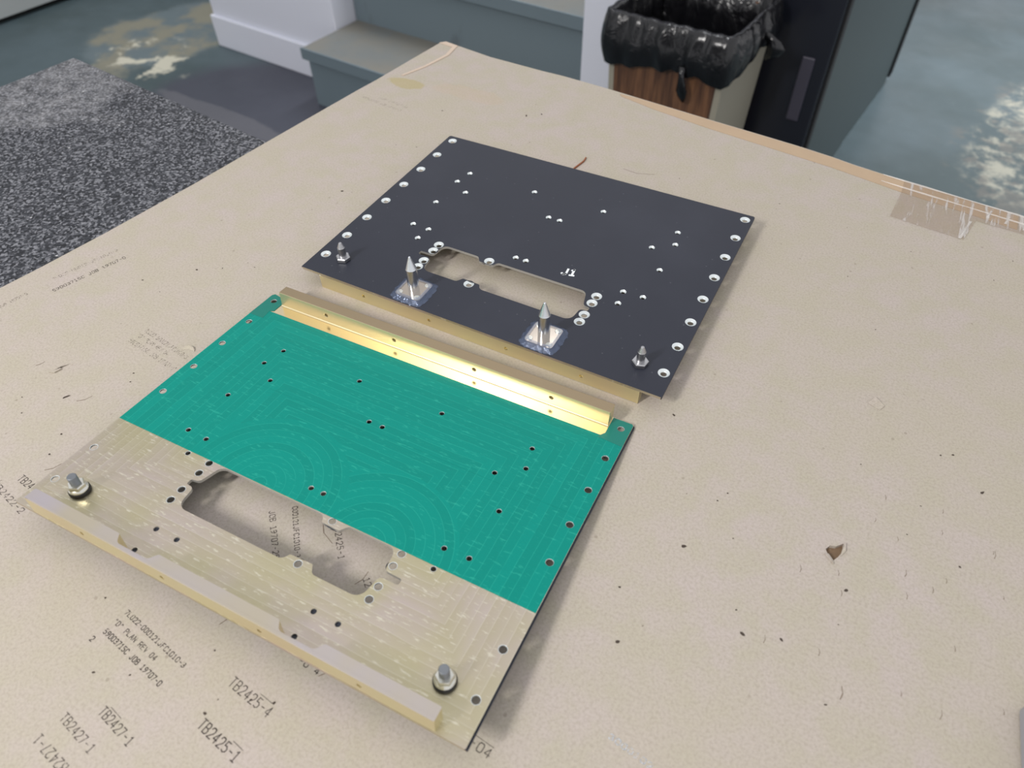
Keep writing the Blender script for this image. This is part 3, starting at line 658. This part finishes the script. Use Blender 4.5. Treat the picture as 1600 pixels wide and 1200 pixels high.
def bar_rear():
    bm = upright(sc([(.0500, -HT), (.9490, -HT), (.9490, -TH), (.0500, -TH)]), [sc(circ(1-x, -(TH+0.0215), 0.0050, 12)) for x in (0.1944, 0.3951, 0.6149, 0.8112)], .7280*S, (D-.0006)*S)
    for k in range(6):                                              # small fillet at the foot of the rail
        r_ = 0.0042; a0, a1 = k*math.pi/12, (k+1)*math.pi/12
        f4 = [(y_*S, z_*S) for y_, z_ in ((.7279 - r_ + r_*math.sin(a0), -TH - r_ + r_*math.cos(a0)), (.7279 - r_ + r_*math.sin(a1), -TH - r_ + r_*math.cos(a1)))]
        bm.faces.new([bm.verts.new(p) for p in ((.0502*S, *f4[0]), (.0502*S, *f4[1]), (.9488*S, *f4[1]), (.9488*S, *f4[0]))])
    return bm
hx = [0.1925, 0.3925, 0.6105, 0.8075]

def make_panel(root):
    p = link('face_panel', PANEL_ME, [], root)
    if not PANEL_ME.materials:
        for q in (BLACK, GOLD, WALL): PANEL_ME.materials.append(q)
    for x, y in big_h:
        o = link('countersink', CS_BIG, [], root); o.location = (x*S, y*S, 0)
    for x, y in small_h:
        o = link('countersink', CS_SMALL, [], root); o.location = (x*S, y*S, 0)
    o = bm_obj('front_rail', bar_front(), [GOLDBAR, GOLDTOP, BAREGLINT], root); rail_mats(o)
    o['label'] = 'gold rail with two pockets along the front edge'
    o = bm_obj('rear_rail', bar_rear(), [GOLDBAR, GOLDBROWN], root); rail_mats(o); bevel(o, 0.0003)
    # locating pins near the front corners
    for x, y in ((0.0800, 0.0745), (0.9200, 0.0745)):
        bm = bmesh.new(); lathe(bm, [(0.0100*S, 0.0), (0.0100*S, 0.040*S), (0.0094*S, 0.041*S), (0.004*S, 0.0545*S), (0.0018*S, 0.0555*S), (0, 0.0557*S)], 20)
        pn = bm_obj('locating_pin', bm, STEELD, root); pn.location = (x*S, y*S, 0); bevel(pn, 0.0001)
        bm = bmesh.new(); hexa(bm, 0.034*S, 0.0002*S, 0.0125*S, 0.0022*S, 0.35)
        bm_obj('hex_collar', bm, STEELD, pn)

# black panel, lying face up
bp_ = empty('black_panel', (0, 0, 0), 0, 'matte black rectangular metal panel with four upright pins, lying face up', 'panel', None)
inner = bpy.data.objects.new('x', None)
bpy.data.objects.remove(inner)
bp_.location = (0, 0, HT*S)
make_panel(bp_)
lettering('printed_lettering', 'J1', (0.6215*S, 0.2835*S), 14, 0.034*S, 0.0235*S, 0.00006, 0.0058*S, WHITEINK, bp_, 'white printed J1', 0.25)
for x, y in ((0.3186, 0.0525), (0.6857, 0.0525)):
    bm = sheet(sc(fillet([(-.0365, -.0365, .010), (.0365, -.0365, .010), (.0365, .0365, .010), (-.0365, .0365, .010)])), [], 0.00002, 0.0085*S)
    base = bm_obj('pin_base_plate', bm, PLATEG, bp_); base.location = (x*S, y*S, 0); bevel(base, 0.0003)
    bm = bmesh.new(); lathe(bm, [(0.0145*S, 0.0085*S), (0.0145*S, 0.020*S), (0.0145*S, 0.0730*S), (0.0138*S, 0.0745*S), (0.0028*S, 0.1080*S), (0.0012*S, 0.1095*S), (0, 0.1100*S)], 28)
    bmesh.ops.recalc_face_normals(bm, faces=bm.faces)
    o = bm_obj('guide_pin', bm, STEEL, base, True); o['label'] = 'polished pointed steel pin'
    md = o.modifiers.new('edge', 'EDGE_SPLIT'); md.split_angle = math.radians(24)
    for sx in (-1, 1):
        for sy in (-1, 1):
            bm = bmesh.new(); lathe(bm, [(0.0082*S, 0.0084*S), (0.0082*S, 0.0092*S), (0.0074*S, 0.0097*S), (0.004*S, 0.0097*S), (0.0035*S, 0.0088*S), (0, 0.0088*S)], 14)
            o = bm_obj('screw_head', bm, ZINC, base); o.location = (sx*0.0257*S, sy*0.0257*S, 0)
    # clear film pulled down over the base plate: a sloped, crinkled collar
    bm = bmesh.new(); n = 72; rows = []
    for k, (q, z) in enumerate(((0.030, 0.0102), (0.0375, 0.0100), (0.0405, 0.0078), (0.0440, 0.0035), (0.0485, 0.0008), (0.0495, 0.0003))):
        row = []
        for i in range(n):
            a = 2*math.pi*i/n; ca, sa = math.cos(a), math.sin(a); e_ = 5.0
            rr = q / ((abs(ca)**e_ + abs(sa)**e_)**(1/e_))
            wv_ = 0.0013*(math.sin(i*2.3+x*40)+math.sin(i*1.31+1))*(1 if k > 1 else 0.15)
            row.append(bm.verts.new(((rr+wv_)*ca*S, (rr+wv_)*sa*S, max(0.00005, (z + abs(wv_)*0.7*(k < 5))*S))))
        rows.append(row)
    for a_, b_ in zip(rows, rows[1:]):
        for i in range(n): bm.faces.new((a_[i], a_[(i+1) % n], b_[(i+1) % n], b_[i]))
    o = bm_obj('clear_film', bm, FILM, base, True); o['label'] = 'crinkled clear film round the base plate'

# gold panel with green film, lying face down on its two locating pins
gp = empty('gold_panel', (0, 0, 0), 0, 'gold machined metal panel half covered in green masking film, lying face down', 'panel')
GR = Matrix(((0.9997183, -0.0236671, 0.0017946), (0.023451, 0.9965898, 0.0791133), (-0.0036609, -0.0790489, 0.996864))).to_4x4()
GTm = Matrix.Translation((-0.004567, -0.253128, 0.019809 + 0.0013))
FL = Matrix(((-1, 0, 0, S), (0, 1, 0, 0), (0, 0, -1, -TH*S), (0, 0, 0, 1)))
gp.matrix_world = GTm @ GR @ FL
make_panel(gp)
zt0, zt1 = -TH*S - 0.00016, -TH*S - 0.00002
th = lambda y0, y1: [sc(circ(x, y, R1*1.03)) for x, y in big_h if y0+.012 < y < y1-.012] + [sc(circ(x, y, r1*1.05, 14)) for x, y in small_h if y0+.012 < y < y1-.012]
cutf = fillet([(1-x, y, r) for x, y, r in G])
o = bm_obj('masking_film', sheet(sc([(0.001, 0.2515), (.999, 0.2515), (.9995, 0.474), (0.0005, 0.474)]), th(.2515, .474), zt0, zt1), GREEN, gp); o['label'] = 'nearer strip of green masking film'
o = bm_obj('masking_film', sheet(sc([(0.0005, 0.4742), (.9995, 0.4742), (.9995, 0.6935), (.951, 0.6945), (.049, 0.6945), (0.0005, 0.6935)]), th(.4742, .694), zt0-0.00003, zt1-0.00003), GREEN, gp); o['label'] = 'farther strip of green masking film'
def tabf(pts, holes): return sheet(sc(pts), holes, zt0-0.00012, zt1-0.00008)
o = bm_obj('masking_film', tabf([(.9995, .664), (.958, .664), (.961, .695), (.951, .700), (.951, .730), (.956, .744), (.972, .7525), (.994, .7565), (.9995, .750)], [sc(circ(0.9784, D-.0259, R1*1.03))]), GREEN2, gp); o['label'] = 'small darker patch of green film at the far left corner'
o = bm_obj('masking_film', tabf([(.0005, .683), (.0600, .687), (.0480, .705), (.0480, .756), (.004, .756), (.0005, .752)], [sc(circ(0.0216, D-.0259, R1*1.03))]), GREEN2, gp); o['label'] = 'small darker patch of green film at the far right corner'
# nuts of the locating pins on this side
for x, y in ((0.0800, 0.0755), (0.9090, 0.0745)):
    bm = bmesh.new(); lathe(bm, [(0.0090*S, 0), (0.0205*S, 0), (0.0205*S, 0.0060*S), (0.0195*S, 0.0075*S), (0.009*S, 0.0075*S)], 28)
    wa = bm_obj('rubber_washer', bm, RUBBER, gp); wa.location = (x*S, y*S, -TH*S - 0.0003); wa.rotation_euler = (math.pi, 0, 0)
    wa['label'] = 'black washer under the nut'
    bm = bmesh.new(); lathe(bm, [(0.0186*S, 0.0076*S), (0.0188*S, 0.0105*S), (0.0178*S, 0.0120*S), (0.0150*S, 0.0150*S)], 28); hexa(bm, 0.0290*S, 0.0125*S, 0.0240*S, 0.0025*S, 0.5)
    bm_obj('flange_nut', bm, ZINC, wa)
    bm = bmesh.new(); pr = [(0.0092*S, 0.018*S)]
    for k in range(7): pr += [(0.0092*S, (0.023+k*0.003)*S), (0.0084*S, (0.0245+k*0.003)*S)]
    pr += [(0.0092*S, 0.0440*S), (0.0080*S, 0.0455*S), (0, 0.0455*S)]
    lathe(bm, pr, 20); bm_obj('threaded_stud', bm, STUD, wa)

# ---------------------------------------------------------------- small things on the cardboard
bm = bmesh.new()
pts = [(0.1222, 0.2400), (0.1236, 0.2500), (0.1250, 0.2575), (0.1262, 0.2640), (0.1255, 0.2710)]
for (a, b) in zip(pts, pts[1:]):
    a = Vector(a); b = Vector(b); n = Vector((-(b-a).y, (b-a).x)).normalized()*0.0005
    q = [bm.verts.new((p.x, p.y, z)) for z in (0.0002, 0.0016) for p in (a-n, b-n, b+n, a+n)]
    for f in ((0, 1, 2, 3), (7, 6, 5, 4), (0, 1, 5, 4), (1, 2, 6, 5), (2, 3, 7, 6), (3, 0, 4, 7)): bm.faces.new([q[i] for i in f])
tag(bm_obj('paper_sliver', bm, plain('brown_sliver', sl(140, 84, 54), 0.8), None), 'thin brown sliver of paper on cardboard at the black panel\'s far edge', 'scrap')
ALU = plain('pale_grey_metal', sl(168, 170, 178), 0.4, 0.4, 0.03)
bl = empty('metal_block', (0.5228, -0.099, 0), -1.492, 'pale grey metal block on the cardboard at the bottom right corner', 'block')
boxo('block_body', 0, 0.14, 0.0, 0.06, 0.0, 0.010, ALU, bl, 0.002)
boxo('block_lid', 0.002, 0.138, 0.0025, 0.058, 0.0104, 0.016, ALU, bl, 0.002)
